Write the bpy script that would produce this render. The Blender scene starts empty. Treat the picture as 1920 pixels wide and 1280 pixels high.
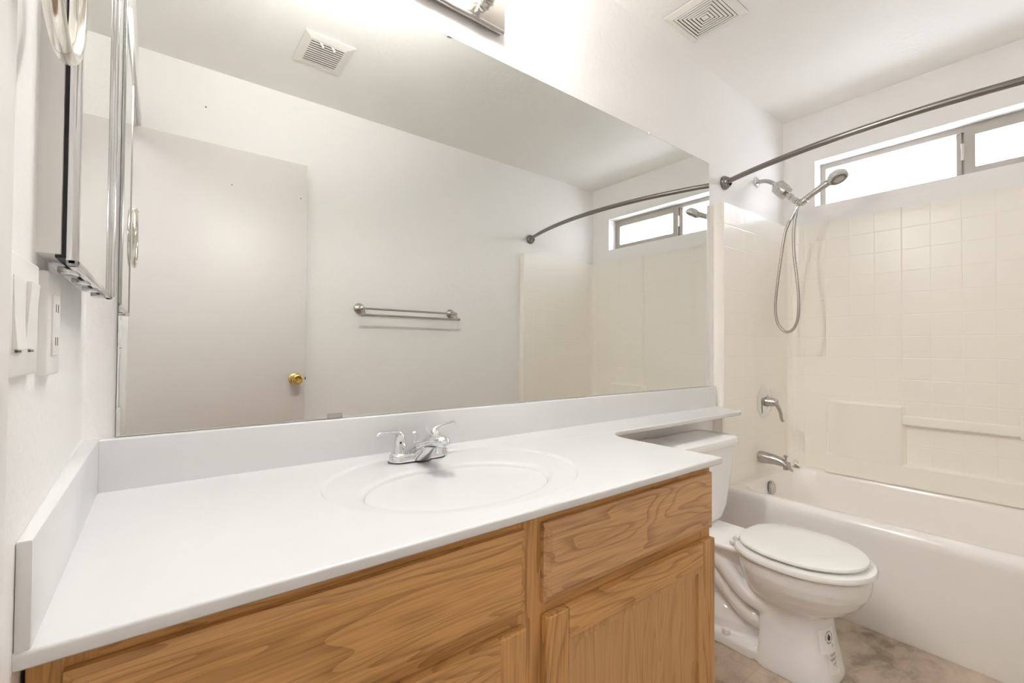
import bpy, bmesh, math, random
from mathutils import Vector, Matrix, Euler
from mathutils.geometry import tessellate_polygon

sc = bpy.context.scene
COL = sc.collection
PI = math.pi

# ------------------------------------------------------------------ camera
CAM = Vector((0.099, -1.1495, 1.0617))
YAW, PITCH, ROLL, FPX = map(float, (-37.8094, 0.9403, 0.3961, 849.1354))
_y, _p, _r = (math.radians(a) for a in (YAW, PITCH, ROLL))
_fw = Vector((-math.sin(_y) * math.cos(_p), math.cos(_y) * math.cos(_p), math.sin(_p)))
_ri = Vector((math.cos(_y), math.sin(_y), 0))
_up = _ri.cross(_fw)
_ri2 = _ri * math.cos(_r) + _up * math.sin(_r)
_up2 = -_ri * math.sin(_r) + _up * math.cos(_r)
cam_data = bpy.data.cameras.new('camera')
cam = bpy.data.objects.new('camera', cam_data)
COL.objects.link(cam)
M = Matrix((_ri2, _up2, -_fw)).transposed().to_4x4()
M.translation = CAM
cam.matrix_world = M
cam_data.sensor_width = 36
cam_data.sensor_fit = 'HORIZONTAL'
cam_data.lens = FPX / 1920 * 36
cam_data.clip_start = 0.02
sc.camera = cam

# ------------------------------------------------------------------ view, world
sc.view_settings.view_transform = 'Standard'
sc.view_settings.look = 'None'
sc.view_settings.gamma = 1
sc.view_settings.use_curve_mapping = False
sc.view_settings.exposure = 1.48
sc.cycles.use_denoising = True
sc.cycles.max_bounces = 16
sc.cycles.diffuse_bounces = 10
sc.cycles.glossy_bounces = 8
sc.cycles.transmission_bounces = 8
sc.cycles.transparent_max_bounces = 12
sc.cycles.sample_clamp_indirect = 8
sc.cycles.caustics_reflective = False
sc.cycles.caustics_refractive = False

BULB_STRENGTH = 88.0
HALL_FILL_POWER = 11.0
WORLD_STRENGTH = 4.2

w = bpy.data.worlds.new('overcast_sky')
sc.world = w
w.use_nodes = True
nt = w.node_tree
bg = nt.nodes['Background']
tc = nt.nodes.new('ShaderNodeTexCoord')
sx = nt.nodes.new('ShaderNodeSeparateXYZ')
rp = nt.nodes.new('ShaderNodeValToRGB')
rp.color_ramp.elements[0].position = 0.0
rp.color_ramp.elements[0].color = (0.95, 0.97, 1.0, 1)
rp.color_ramp.elements[1].position = 1.0
rp.color_ramp.elements[1].color = (0.88, 0.93, 1.0, 1)
nt.links.new(tc.outputs['Generated'], sx.inputs[0])
nt.links.new(sx.outputs['Z'], rp.inputs[0])
nt.links.new(rp.outputs[0], bg.inputs[0])
bg.inputs[1].default_value = WORLD_STRENGTH


# ------------------------------------------------------------------ materials
def mat(name, color=(0.8, 0.8, 0.8), rough=0.5, metal=0.0, spec=0.5, coat=0.0, coat_rough=0.05):
    m = bpy.data.materials.new(name)
    m.use_nodes = True
    b = m.node_tree.nodes['Principled BSDF']
    b.inputs['Base Color'].default_value = (*color, 1)
    b.inputs['Roughness'].default_value = rough
    b.inputs['Metallic'].default_value = metal
    b.inputs['Specular IOR Level'].default_value = spec
    b.inputs['Coat Weight'].default_value = coat
    b.inputs['Coat Roughness'].default_value = coat_rough
    return m


def nd(m, kind, **kw):
    n = m.node_tree.nodes.new(kind)
    for k, v in kw.items():
        setattr(n, k, v)
    return n


def lk(m, a, b):
    m.node_tree.links.new(a, b)


def math_node(m, op, a, b=None, c=None):
    n = nd(m, 'ShaderNodeMath', operation=op)
    for i, v in enumerate((a, b, c)):
        if v is None:
            continue
        if isinstance(v, (int, float)):
            n.inputs[i].default_value = v
        else:
            lk(m, v, n.inputs[i])
    return n.outputs[0]


def add_bump(m, height, strength, dist):
    b = nd(m, 'ShaderNodeBump')
    b.inputs['Strength'].default_value = strength
    b.inputs['Distance'].default_value = dist
    lk(m, height, b.inputs['Height'])
    lk(m, b.outputs[0], m.node_tree.nodes['Principled BSDF'].inputs['Normal'])
    return b


def paint(name, color, rough=0.55, scale=90, strength=0.25, dist=0.002):
    m = mat(name, color, rough)
    g = nd(m, 'ShaderNodeNewGeometry')
    n = nd(m, 'ShaderNodeTexNoise')
    n.inputs['Scale'].default_value = scale
    n.inputs['Detail'].default_value = 3
    lk(m, g.outputs['Position'], n.inputs['Vector'])
    add_bump(m, n.outputs['Fac'], strength, dist)
    return m


def tile_mat(name, color, axis, u0, z0, pitch=0.1085, decor=()):
    """moulded square tile pattern; axis is the horizontal world axis the rows run along"""
    m = mat(name, color, 0.28, spec=0.45)
    g = nd(m, 'ShaderNodeNewGeometry')
    s = nd(m, 'ShaderNodeSeparateXYZ')
    lk(m, g.outputs['Position'], s.inputs[0])
    hs = []
    cells = []
    for comp, o, wd in ((axis, u0, 0.028), ('Z', z0, 0.034)):
        a = math_node(m, 'DIVIDE', math_node(m, 'SUBTRACT', s.outputs[comp], o), pitch)
        fl = math_node(m, 'FLOOR', a)
        fr = math_node(m, 'SUBTRACT', a, fl)
        d = math_node(m, 'MINIMUM', fr, math_node(m, 'SUBTRACT', 1.0, fr))
        mr = nd(m, 'ShaderNodeMapRange', interpolation_type='SMOOTHSTEP')
        lk(m, d, mr.inputs[0])
        mr.inputs[1].default_value = 0.0
        mr.inputs[2].default_value = wd
        hs.append(mr.outputs[0])
        cells.append(fl)
    h = math_node(m, 'MINIMUM', hs[0], hs[1])
    # relief flowers on a few tiles
    if decor:
        v = nd(m, 'ShaderNodeTexVoronoi')
        v.inputs['Scale'].default_value = 42
        lk(m, g.outputs['Position'], v.inputs['Vector'])
        tot = None
        for cu, cz in decor:
            a = math_node(m, 'COMPARE', cells[0], cu, 0.1)
            b = math_node(m, 'COMPARE', cells[1], cz, 0.1)
            p = math_node(m, 'MULTIPLY', a, b)
            tot = p if tot is None else math_node(m, 'ADD', tot, p)
        rel = math_node(m, 'MULTIPLY', math_node(m, 'MULTIPLY', v.outputs['Distance'], tot), 0.9)
        h = math_node(m, 'ADD', h, rel)
    n = nd(m, 'ShaderNodeTexNoise')
    n.inputs['Scale'].default_value = 7
    lk(m, g.outputs['Position'], n.inputs['Vector'])
    h = math_node(m, 'ADD', h, math_node(m, 'MULTIPLY', n.outputs['Fac'], 0.9))
    add_bump(m, h, 0.32, 0.0025)
    return m


def oak(name, along, light=(0.64, 0.36, 0.135), dark=(0.26, 0.115, 0.033), seed=0.0):
    m = mat(name, light, 0.42, spec=0.35)
    g = nd(m, 'ShaderNodeNewGeometry')
    mp = nd(m, 'ShaderNodeMapping')
    sc_ = {'X': (1.3, 9, 9), 'Z': (9, 9, 1.0)}[along]
    mp.inputs['Scale'].default_value = sc_
    mp.inputs['Location'].default_value = (seed, seed * 1.7, seed * 0.6)
    lk(m, g.outputs['Position'], mp.inputs[0])
    wv = nd(m, 'ShaderNodeTexNoise')
    wv.inputs['Scale'].default_value = 1.1
    wv.inputs['Detail'].default_value = 2
    wv.inputs['Distortion'].default_value = 0.6
    lk(m, mp.outputs[0], wv.inputs['Vector'])
    rings = math_node(m, 'FRACT', math_node(m, 'MULTIPLY', wv.outputs['Fac'], 13.0))
    mr = nd(m, 'ShaderNodeMapRange', interpolation_type='SMOOTHSTEP')
    lk(m, rings, mr.inputs[0])
    mr.inputs[1].default_value = 0.55
    mr.inputs[2].default_value = 1.0
    # fine pores
    mp2 = nd(m, 'ShaderNodeMapping')
    mp2.inputs['Scale'].default_value = {'X': (9, 260, 260), 'Z': (260, 260, 9)}[along]
    lk(m, g.outputs['Position'], mp2.inputs[0])
    po = nd(m, 'ShaderNodeTexNoise')
    po.inputs['Scale'].default_value = 1.0
    po.inputs['Detail'].default_value = 4
    lk(m, mp2.outputs[0], po.inputs['Vector'])
    pr = nd(m, 'ShaderNodeMapRange')
    lk(m, po.outputs['Fac'], pr.inputs[0])
    pr.inputs[1].default_value = 0.42
    pr.inputs[2].default_value = 0.72
    tot = math_node(m, 'ADD', math_node(m, 'MULTIPLY', mr.outputs[0], 0.42),
                    math_node(m, 'MULTIPLY', pr.outputs[0], 0.38))
    bl = nd(m, 'ShaderNodeTexNoise')
    bl.inputs['Scale'].default_value = 2.2
    lk(m, mp.outputs[0], bl.inputs['Vector'])
    tot = math_node(m, 'ADD', tot, math_node(m, 'MULTIPLY', math_node(m, 'SUBTRACT', bl.outputs['Fac'], 0.45), 0.5))
    cr = nd(m, 'ShaderNodeValToRGB')
    cr.color_ramp.elements[0].color = (*light, 1)
    cr.color_ramp.elements[1].color = (*dark, 1)
    lk(m, tot, cr.inputs[0])
    lk(m, cr.outputs[0], m.node_tree.nodes['Principled BSDF'].inputs['Base Color'])
    add_bump(m, tot, 0.12, -0.001)
    return m


M_WALL = paint('wall_paint', (0.89, 0.875, 0.865), 0.5, 70, 0.35, 0.0025)
M_CEIL = paint('ceiling_paint', (0.87, 0.855, 0.83), 0.6, 45, 0.45, 0.003)
M_TRIM = paint('trim_paint', (0.84, 0.83, 0.82), 0.35, 30, 0.05, 0.001)
M_DOOR = paint('door_paint', (0.76, 0.725, 0.71), 0.4, 25, 0.06, 0.001)
M_SOLID = mat('cultured_marble', (0.765, 0.77, 0.775), 0.22, spec=0.5)
M_CHROME = mat('chrome', (0.78, 0.79, 0.80), 0.06, 1.0)
M_SATIN = mat('brushed_nickel', (0.50, 0.48, 0.455), 0.27, 1.0)
M_SOFTCHROME = mat('soft_chrome', (0.56, 0.55, 0.52), 0.2, 1.0)
M_SATIND = mat('aged_nickel', (0.27, 0.25, 0.235), 0.33, 1.0)
M_STEEL = mat('polished_steel_frame', (0.66, 0.66, 0.66), 0.13, 1.0)
M_BRASS = mat('polished_brass', (0.72, 0.53, 0.19), 0.12, 1.0)
M_PORC = mat('porcelain', (0.90, 0.90, 0.90), 0.12, spec=0.55)
M_SEAT = mat('seat_plastic', (0.90, 0.90, 0.88), 0.22, spec=0.5)
M_TUB = mat('tub_enamel', (0.91, 0.885, 0.855), 0.18, spec=0.5)
M_TUBIN = M_TUB
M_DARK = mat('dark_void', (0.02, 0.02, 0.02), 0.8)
M_BLACK = mat('black_rubber_and_gap_shade', (0.03, 0.03, 0.03), 0.5)
M_WHITEP = mat('white_plastic', (0.85, 0.845, 0.83), 0.35)
M_VENT = mat('vent_enamel', (0.80, 0.775, 0.72), 0.4)
M_GREYP = mat('grey_nozzle_rubber', (0.30, 0.30, 0.29), 0.5)
M_CLEAR = mat('clear_plastic', (0.8, 0.8, 0.76), 0.1)
M_CLEAR.node_tree.nodes['Principled BSDF'].inputs['Transmission Weight'].default_value = 0.75
M_LABEL = mat('paper_label', (0.96, 0.96, 0.95), 0.5)
M_INK = mat('label_ink', (0.04, 0.05, 0.055), 0.5)
M_INKG = mat('label_grey_print', (0.32, 0.33, 0.33), 0.5)
M_WINF = mat('bronze_tan_aluminium', (0.40, 0.365, 0.325), 0.45, 0.1)
M_OAKX = oak('oak_horizontal_grain', 'X')
M_OAKX2 = oak('oak_horizontal_grain_rail', 'X', seed=3.7)
M_OAKZ = oak('oak_vertical_grain', 'Z', seed=1.3)
M_SURR_END = tile_mat('moulded_tile_end', (0.92, 0.88, 0.815), 'X', 2.256, 1.790,
                      decor=((0, -1), (1, -1), (7, -1)))
M_SURR_BACK = tile_mat('moulded_tile_back', (0.92, 0.885, 0.82), 'Y', -0.556, 1.790,
                       decor=((-1, -1), (-1, -2), (0, -1), (0, -2), (-2, -1)))
M_SURR = mat('moulded_surround', (0.92, 0.885, 0.82), 0.28, spec=0.45)

M_MIRROR = mat('mirror_silver', (0.80, 0.81, 0.79), 0.0, 1.0)
M_BULB = mat('lit_bulb', (1, 1, 1), 0.3)
_b = M_BULB.node_tree.nodes['Principled BSDF']
_b.inputs['Emission Color'].default_value = (1.0, 0.985, 0.965, 1)
_b.inputs['Emission Strength'].default_value = BULB_STRENGTH
M_HALLFILL = mat('hall_fill_glow', (1, 1, 1), 0.3)
_b = M_HALLFILL.node_tree.nodes['Principled BSDF']
_b.inputs['Emission Color'].default_value = (0.93, 0.96, 1.0, 1)
_b.inputs['Emission Strength'].default_value = HALL_FILL_POWER

# frosted glass: part clear straight through, part scattered
M_FROST = bpy.data.materials.new('frosted_glass')
M_FROST.use_nodes = True
_nt = M_FROST.node_tree
_nt.nodes.remove(_nt.nodes['Principled BSDF'])
_t = _nt.nodes.new('ShaderNodeBsdfTransparent')
_t.inputs[0].default_value = (0.93, 0.95, 0.97, 1)
_l = _nt.nodes.new('ShaderNodeBsdfTranslucent')
_l.inputs[0].default_value = (0.9, 0.92, 0.95, 1)
_g = _nt.nodes.new('ShaderNodeBsdfGlossy')
_g.inputs['Roughness'].default_value = 0.25
_m1 = _nt.nodes.new('ShaderNodeMixShader')
_m1.inputs[0].default_value = 0.35
_m2 = _nt.nodes.new('ShaderNodeMixShader')
_m2.inputs[0].default_value = 0.04
_nt.links.new(_t.outputs[0], _m1.inputs[1])
_nt.links.new(_l.outputs[0], _m1.inputs[2])
_nt.links.new(_m1.outputs[0], _m2.inputs[1])
_nt.links.new(_g.outputs[0], _m2.inputs[2])
_nt.links.new(_m2.outputs[0], _nt.nodes['Material Output'].inputs[0])

# brown stone look vinyl floor
M_FLOOR = mat('stone_vinyl', (0.3, 0.23, 0.18), 0.45, spec=0.35)
g_ = nd(M_FLOOR, 'ShaderNodeNewGeometry')
mp_ = nd(M_FLOOR, 'ShaderNodeMapping')
mp_.inputs['Scale'].default_value = (1.0, 1.4, 1)
lk(M_FLOOR, g_.outputs['Position'], mp_.inputs[0])
n_ = nd(M_FLOOR, 'ShaderNodeTexNoise')
n_.inputs['Scale'].default_value = 7
n_.inputs['Detail'].default_value = 9
n_.inputs['Roughness'].default_value = 0.68
n_.inputs['Distortion'].default_value = 0.3
lk(M_FLOOR, mp_.outputs[0], n_.inputs['Vector'])
cr_ = nd(M_FLOOR, 'ShaderNodeValToRGB')
e = cr_.color_ramp.elements
e[0].position = 0.36
e[0].color = (0.30, 0.235, 0.175, 1)
e[1].position = 0.66
e[1].color = (0.60, 0.505, 0.41, 1)
q = cr_.color_ramp.elements.new(0.5)
q.color = (0.50, 0.415, 0.325, 1)
lk(M_FLOOR, n_.outputs['Fac'], cr_.inputs[0])
s_ = nd(M_FLOOR, 'ShaderNodeSeparateXYZ')
lk(M_FLOOR, g_.outputs['Position'], s_.inputs[0])
ds = []
for comp, o in (('X', 1.98), ('Y', -0.448)):
    a_ = math_node(M_FLOOR, 'DIVIDE', math_node(M_FLOOR, 'SUBTRACT', s_.outputs[comp], o), 0.305)
    f_ = math_node(M_FLOOR, 'SUBTRACT', a_, math_node(M_FLOOR, 'FLOOR', a_))
    d_ = math_node(M_FLOOR, 'MINIMUM', f_, math_node(M_FLOOR, 'SUBTRACT', 1.0, f_))
    mr_ = nd(M_FLOOR, 'ShaderNodeMapRange', interpolation_type='SMOOTHSTEP')
    lk(M_FLOOR, d_, mr_.inputs[0])
    mr_.inputs[1].default_value = 0.004
    mr_.inputs[2].default_value = 0.014
    ds.append(mr_.outputs[0])
gm = math_node(M_FLOOR, 'MINIMUM', ds[0], ds[1])
mx_ = nd(M_FLOOR, 'ShaderNodeMix', data_type='RGBA')
lk(M_FLOOR, math_node(M_FLOOR, 'MULTIPLY', math_node(M_FLOOR, 'SUBTRACT', 1.0, gm), 0.45), mx_.inputs[0])
lk(M_FLOOR, cr_.outputs[0], mx_.inputs[6])
mx_.inputs[7].default_value = (0.42, 0.35, 0.29, 1)
lk(M_FLOOR, mx_.outputs[2], M_FLOOR.node_tree.nodes['Principled BSDF'].inputs['Base Color'])
add_bump(M_FLOOR, gm, 0.2, 0.001)


# ------------------------------------------------------------------ mesh helpers (all in world coordinates)
def new():
    return bmesh.new()


def box(bm, x0, x1, y0, y1, z0, z1, bev=0.0, seg=2):
    x0, x1 = sorted((x0, x1)); y0, y1 = sorted((y0, y1)); z0, z1 = sorted((z0, z1))
    t = bmesh.new()
    bmesh.ops.create_cube(t, size=1)
    for v in t.verts:
        v.co = Vector(((x0 + x1) / 2 + v.co.x * (x1 - x0), (y0 + y1) / 2 + v.co.y * (y1 - y0), (z0 + z1) / 2 + v.co.z * (z1 - z0)))
    if bev > 0:
        bmesh.ops.bevel(t, geom=t.edges[:], offset=bev, segments=seg, profile=0.5, affect='EDGES')
    merge(bm, t)


def merge(bm, t, mtx=None):
    vs = {}
    for v in t.verts:
        vs[v] = bm.verts.new(mtx @ v.co if mtx else v.co)
    for f in t.faces:
        try:
            nf = bm.faces.new([vs[v] for v in f.verts])
            nf.smooth = f.smooth
        except ValueError:
            pass
    t.free()


def frame_axes(d):
    d = d.normalized()
    a = Vector((0, 0, 1)) if abs(d.z) < 0.95 else Vector((1, 0, 0))
    u = d.cross(a).normalized()
    return u, d.cross(u).normalized()


def tube(bm, pts, rad, n=16, caps=True, flat=None):
    """tube along points; rad one number or one per point; flat scales the second cross axis"""
    pts = [Vector(p) for p in pts]
    k = len(pts)
    rad = [rad] * k if isinstance(rad, (int, float)) else list(rad)
    fl = [1.0] * k if flat is None else ([flat] * k if isinstance(flat, (int, float)) else list(flat))
    tang = []
    for i in range(k):
        a = pts[max(i - 1, 0)]; b = pts[min(i + 1, k - 1)]
        tang.append((b - a).normalized())
    u, v = frame_axes(tang[0])
    rings = []
    for i in range(k):
        if i:
            ax = tang[i - 1].cross(tang[i])
            if ax.length > 1e-7:
                R = Matrix.Rotation(tang[i - 1].angle(tang[i]), 3, ax.normalized())
                u = R @ u; v = R @ v
        rings.append([bm.verts.new(pts[i] + (u * math.cos(2 * PI * j / n) + v * math.sin(2 * PI * j / n) * fl[i]) * rad[i]) for j in range(n)])
    for a, b in zip(rings, rings[1:]):
        for j in range(n):
            bm.faces.new((a[j], a[(j + 1) % n], b[(j + 1) % n], b[j]))
    if caps:
        bm.faces.new(rings[0][::-1]); bm.faces.new(rings[-1])


def lathe(bm, org, axis, prof, n=32, sx=1.0, sy=1.0):
    """prof: (radius, distance along axis)"""
    org = Vector(org); d = Vector(axis).normalized()
    u, v = frame_axes(d)
    rings = []
    for r, h in prof:
        if r < 1e-6:
            rings.append([bm.verts.new(org + d * h)])
        else:
            rings.append([bm.verts.new(org + d * h + u * math.cos(2 * PI * j / n) * r * sx + v * math.sin(2 * PI * j / n) * r * sy) for j in range(n)])
    for a, b in zip(rings, rings[1:]):
        for j in range(n):
            if len(a) == 1 and len(b) == 1:
                continue
            if len(a) == 1:
                bm.faces.new((a[0], b[(j + 1) % n], b[j]))
            elif len(b) == 1:
                bm.faces.new((a[j], a[(j + 1) % n], b[0]))
            else:
                bm.faces.new((a[j], a[(j + 1) % n], b[(j + 1) % n], b[j]))
    if len(rings[0]) > 1:
        bm.faces.new(rings[0][::-1])
    if len(rings[-1]) > 1:
        bm.faces.new(rings[-1])


def loft(bm, rings, cap0=True, cap1=True):
    R = [[bm.verts.new(p) for p in r] for r in rings]
    n = len(R[0])
    for a, b in zip(R, R[1:]):
        for j in range(n):
            bm.faces.new((a[j], a[(j + 1) % n], b[(j + 1) % n], b[j]))
    if cap0:
        bm.faces.new(R[0][::-1])
    if cap1:
        bm.faces.new(R[-1])


def prism(bm, poly, axis, a, b):
    """extrude a 2D polygon; axis Z: (x,y), Y: (x,z), X: (y,z)"""
    def P(p, h):
        return Vector({'Z': (p[0], p[1], h), 'Y': (p[0], h, p[1]), 'X': (h, p[0], p[1])}[axis])
    r0 = [bm.verts.new(P(p, a)) for p in poly]
    r1 = [bm.verts.new(P(p, b)) for p in poly]
    n = len(poly)
    for j in range(n):
        bm.faces.new((r0[j], r0[(j + 1) % n], r1[(j + 1) % n], r1[j]))
    bm.faces.new(r0[::-1]); bm.faces.new(r1)


def obj(name, bm, m, parent=None, smooth=True, angle=38, mods=None):
    bmesh.ops.recalc_face_normals(bm, faces=bm.faces[:])
    off = Vector((0, 0, 0))
    p = parent
    while p is not None:
        off += Vector(p.location); p = p.parent
    me = bpy.data.meshes.new(name)
    if off.length > 0:
        bmesh.ops.translate(bm, verts=bm.verts[:], vec=-off)
    bm.to_mesh(me); bm.free()
    if smooth:
        me.shade_smooth()
        me.set_sharp_from_angle(angle=math.radians(angle))
    ms = m if isinstance(m, (list, tuple)) else [m]
    for x in ms:
        me.materials.append(x)
    o = bpy.data.objects.new(name, me)
    COL.objects.link(o)
    if parent is not None:
        o.parent = parent
    for f in mods or ():
        f(o)
    return o


def thing(name, label, cat, loc=(0, 0, 0), group=None, kind=None):
    o = bpy.data.objects.new(name, None)
    COL.objects.link(o)
    o.location = loc
    o.empty_display_size = 0.05
    o['label'] = label
    if cat:
        o['category'] = cat
    if group:
        o['group'] = group
    if kind:
        o['kind'] = kind
    return o


def struct(o, label=None):
    o['kind'] = 'structure'
    if label:
        o['label'] = label
    return o


def arc(cx, cy, r, a0, a1, n):
    return [(cx + r * math.cos(math.radians(a0 + (a1 - a0) * i / n)), cy + r * math.sin(math.radians(a0 + (a1 - a0) * i / n))) for i in range(n + 1)]


def smooth_path(ctrl, n=8):
    """Catmull-Rom through the control points"""
    P = [Vector(p) for p in ctrl]
    P = [2 * P[0] - P[1]] + P + [2 * P[-1] - P[-2]]
    out = []
    for i in range(1, len(P) - 2):
        a, b, c, d = P[i - 1:i + 3]
        for k in range(n):
            t = k / n
            out.append(0.5 * ((2 * b) + (c - a) * t + (2 * a - 5 * b + 4 * c - d) * t * t + (3 * b - a - 3 * c + d) * t ** 3))
    out.append(P[-2])
    return out


# ------------------------------------------------------------------ dimensions
W, D, H = 3.071, 1.537, 2.44
T, TH = 2.254, 0.045           # tub front / surround thickness
CT = 0.790                     # counter top
WB = 0.005                     # wall surface behind the mirror
WY0, WY1, WZ0, WZ1 = -0.1635, -1.359, 1.896, 2.157   # window opening
DOY0, DOY1, DOZ = -0.745, -1.470, 2.06               # doorway in the left wall

# ------------------------------------------------------------------ room shell
b = new(); box(b, -2.2, W + 0.2, -D - 0.9, 0.15, -0.1, 0.0)
struct(obj('floor', b, M_FLOOR, smooth=False), 'brown stone-look vinyl tile floor')
b = new(); box(b, -2.2, W + 0.2, -D - 0.9, 0.15, H, H + 0.1)
struct(obj('ceiling', b, M_CEIL, smooth=False), 'white lightly textured ceiling')
b = new(); box(b, -0.2, W + 0.12, WB, 0.15, 0, H)
struct(obj('wall_back', b, M_WALL, smooth=False), 'white textured wall behind the vanity, toilet and shower head')
b = new(); box(b, -0.2, W + 0.12, -D, -D - 0.12, 0, H)
struct(obj('wall_front', b, M_WALL, smooth=False), 'white wall with the towel bar, seen in the mirror')
# window wall with the opening
b = new()
XO = W + 0.15
box(b, W, XO, WB, -D, 0, WZ0)
box(b, W, XO, WB, -D, WZ1, H)
box(b, W, XO, WB, WY0, WZ0, WZ1)
box(b, W, XO, WY1, -D, WZ0, WZ1)
struct(obj('wall_right', b, M_WALL, smooth=False), 'white wall with the high bathroom window')
# left wall, very slightly out of square as in the photo
b = new()
prism(b, [(-0.0122, WB), (0.0, -0.564), (0.0, DOY0), (-0.12, DOY0), (-0.12, WB)], 'Z', 0, H)
box(b, -0.12, 0.0, DOY0, DOY1, DOZ, H)
box(b, -0.12, 0.0, DOY1, -D, 0, H)
struct(obj('wall_left', b, M_WALL, smooth=False), 'white wall beside the vanity with mirror cabinet and switches')
# hallway beyond the open doorway
b = new()
box(b, -1.55, -1.45, -D - 0.8, 0.1, 0, H)
box(b, -1.5, -0.12, -D - 0.8, -D - 0.7, 0, H)
box(b, -1.5, -0.12, -0.02, 0.1, 0, H)
box(b, -0.12, -0.02, -D - 0.8, -D - 0.12, 0, H)
struct(obj('wall_hallway', b, M_WALL, smooth=False), 'white hallway walls beyond the doorway')
# casing around the doorway
b = new()
CW = 0.057
for y0, y1 in ((DOY0 + CW + 0.005, DOY0 + 0.005),):
    box(b, 0.0, 0.016, y0, y1, 0, DOZ + 0.0, 0.004)
box(b, 0.0, 0.014, DOY0 + CW + 0.005, -D, DOZ, DOZ + CW, 0.004)
box(b, -0.12, 0.0, DOY0, DOY0 - 0.018, 0, DOZ, 0.001)
box(b, -0.12, 0.0, DOY0, DOY1, DOZ - 0.018, DOZ, 0.001)
struct(obj('trim_1', b, M_TRIM), 'white door casing at the left edge of the view')

# added fill light, out of view on the hallway ceiling
t = thing('hall_fill_light', 'added fill light, a white globe on the unseen hallway ceiling beyond the doorway', 'lamp', (-0.8, -1.1, H))
b = new(); lathe(b, (-0.8, -1.1, H), (0, 0, -1), [(0.1, 0), (0.1, 0.02), (0.07, 0.035)]); obj('base', b, M_WHITEP, t)
b = new(); lathe(b, (-0.8, -1.1, H - 0.033), (0, 0, -1), [(0.07, 0), (0.12, 0.03), (0.13, 0.07), (0.10, 0.12), (0.05, 0.145), (0, 0.15)]); obj('globe', b, M_HALLFILL, t)

# ------------------------------------------------------------------ window
win = thing('window_1', 'high sliding window with two frosted panes over the bathtub', None, (W, (WY0 + WY1) / 2, WZ0), kind='structure')
FX0, FX1 = W + 0.09, W + 0.135
b = new()
for (ya, yb, za, zb) in ((WY0, WY1, WZ0, WZ0 + 0.026), (WY0, WY1, WZ1 - 0.03, WZ1), (WY0, WY0 - 0.026, WZ0 + 0.026, WZ1 - 0.03), (WY1, WY1 + 0.026, WZ0 + 0.026, WZ1 - 0.03)):
    box(b, FX0, FX1, ya, yb, za, zb)
obj('window_frame', b, M_WINF, win, smooth=False)
b = new()
box(b, FX0 + 0.012, FX1 - 0.005, -0.738, -0.772, WZ0 + 0.02, WZ1 - 0.024, 0.002)
box(b, FX0 + 0.004, FX0 + 0.014, -0.752, -0.758, WZ0 + 0.02, WZ1 - 0.024)
obj('mullion', b, M_WINF, win)
b = new()                                     # sliding sash in front
for (ya, yb, za, zb) in ((-0.768, -0.806, WZ0 + 0.05, WZ1 - 0.056), (WY1 + 0.02, WY1 + 0.05, WZ0 + 0.05, WZ1 - 0.056),
                         (-0.768, WY1 + 0.02, WZ0 + 0.016, WZ0 + 0.05), (-0.768, WY1 + 0.02, WZ1 - 0.056, WZ1 - 0.022)):
    box(b, FX0 - 0.008, FX0 + 0.014, ya, yb, za, zb)
obj('sash', b, M_WINF, win, smooth=False)
b = new(); box(b, FX0 - 0.012, FX0 + 0.004, -0.758, -0.770, 1.99, 2.07, 0.003); box(b, FX0 - 0.016, FX0 - 0.004, -0.757, -0.766, 2.045, 2.07, 0.003)
obj('latch', b, mat('pale_latch', (0.62, 0.58, 0.52), 0.35), win)
b = new(); box(b, FX0 + 0.024, FX0 + 0.028, WY0 - 0.02, -0.745, WZ0 + 0.02, WZ1 - 0.022); obj('pane', b, M_FROST, win, smooth=False)
b = new(); box(b, FX0 + 0.001, FX0 + 0.005, -0.80, WY1 + 0.045, WZ0 + 0.045, WZ1 - 0.05); obj('pane', b, M_FROST, win, smooth=False)
# portal so that daylight is sampled through the opening
pl = bpy.data.lights.new('window_portal', 'AREA')
pl.shape = 'RECTANGLE'; pl.size = abs(WY1 - WY0); pl.size_y = WZ1 - WZ0
pl.cycles.is_portal = True
po = bpy.data.objects.new('window_portal', pl)
COL.objects.link(po)
po.location = (XO + 0.005, (WY0 + WY1) / 2, (WZ0 + WZ1) / 2)
po.rotation_euler = Euler((0, PI / 2, 0)).to_matrix().to_euler()
po.rotation_euler = (Matrix(((0, 0, 1), (1, 0, 0), (0, 1, 0)))).to_euler()   # local x -> world y, local y -> world z, shines to -x

# ------------------------------------------------------------------ door (open, against the far wall)
DY = -1.466
door = thing('door_1', 'flat white slab door standing open against the wall, seen in the mirror', None, (-0.03, DY, 0), kind='structure')
b = new(); box(b, -0.03, 0.7155, DY, DY - 0.035, 0.012, 2.048, 0.002); obj('leaf', b, M_DOOR, door)
kn = new()
lathe(kn, (0.668, DY, 0.895), (0, 1, 0), [(0.033, 0), (0.033, 0.004), (0.028, 0.009), (0.013, 0.012), (0.011, 0.03), (0.016, 0.036), (0.026, 0.044), (0.0285, 0.056), (0.025, 0.068), (0.019, 0.072), (0.017, 0.066), (0.006, 0.064), (0.0055, 0.069), (0, 0.069)], 36)
obj('knob', kn, M_BRASS, door)
b = new(); box(b, 0.7145, 0.7175, DY - 0.008, DY - 0.027, 0.865, 0.925, 0.0008); box(b, 0.717, 0.725, DY - 0.012, DY - 0.023, 0.887, 0.903, 0.002)
obj('latch', b, mat('dark_latch', (0.22, 0.19, 0.14), 0.35, 0.9), door)
for z in (0.25, 1.83):
    b = new()
    box(b, -0.040, -0.022, DY + 0.0002, DY + 0.002, z - 0.044, z + 0.044)
    for k in range(5):
        tube(b, [(-0.035, DY + 0.006, z - 0.044 + k * 0.0178), (-0.035, DY + 0.006, z - 0.044 + k * 0.0178 + 0.016)], 0.006, 12)
    obj('hinge', b, M_SATIND, door)
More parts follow.
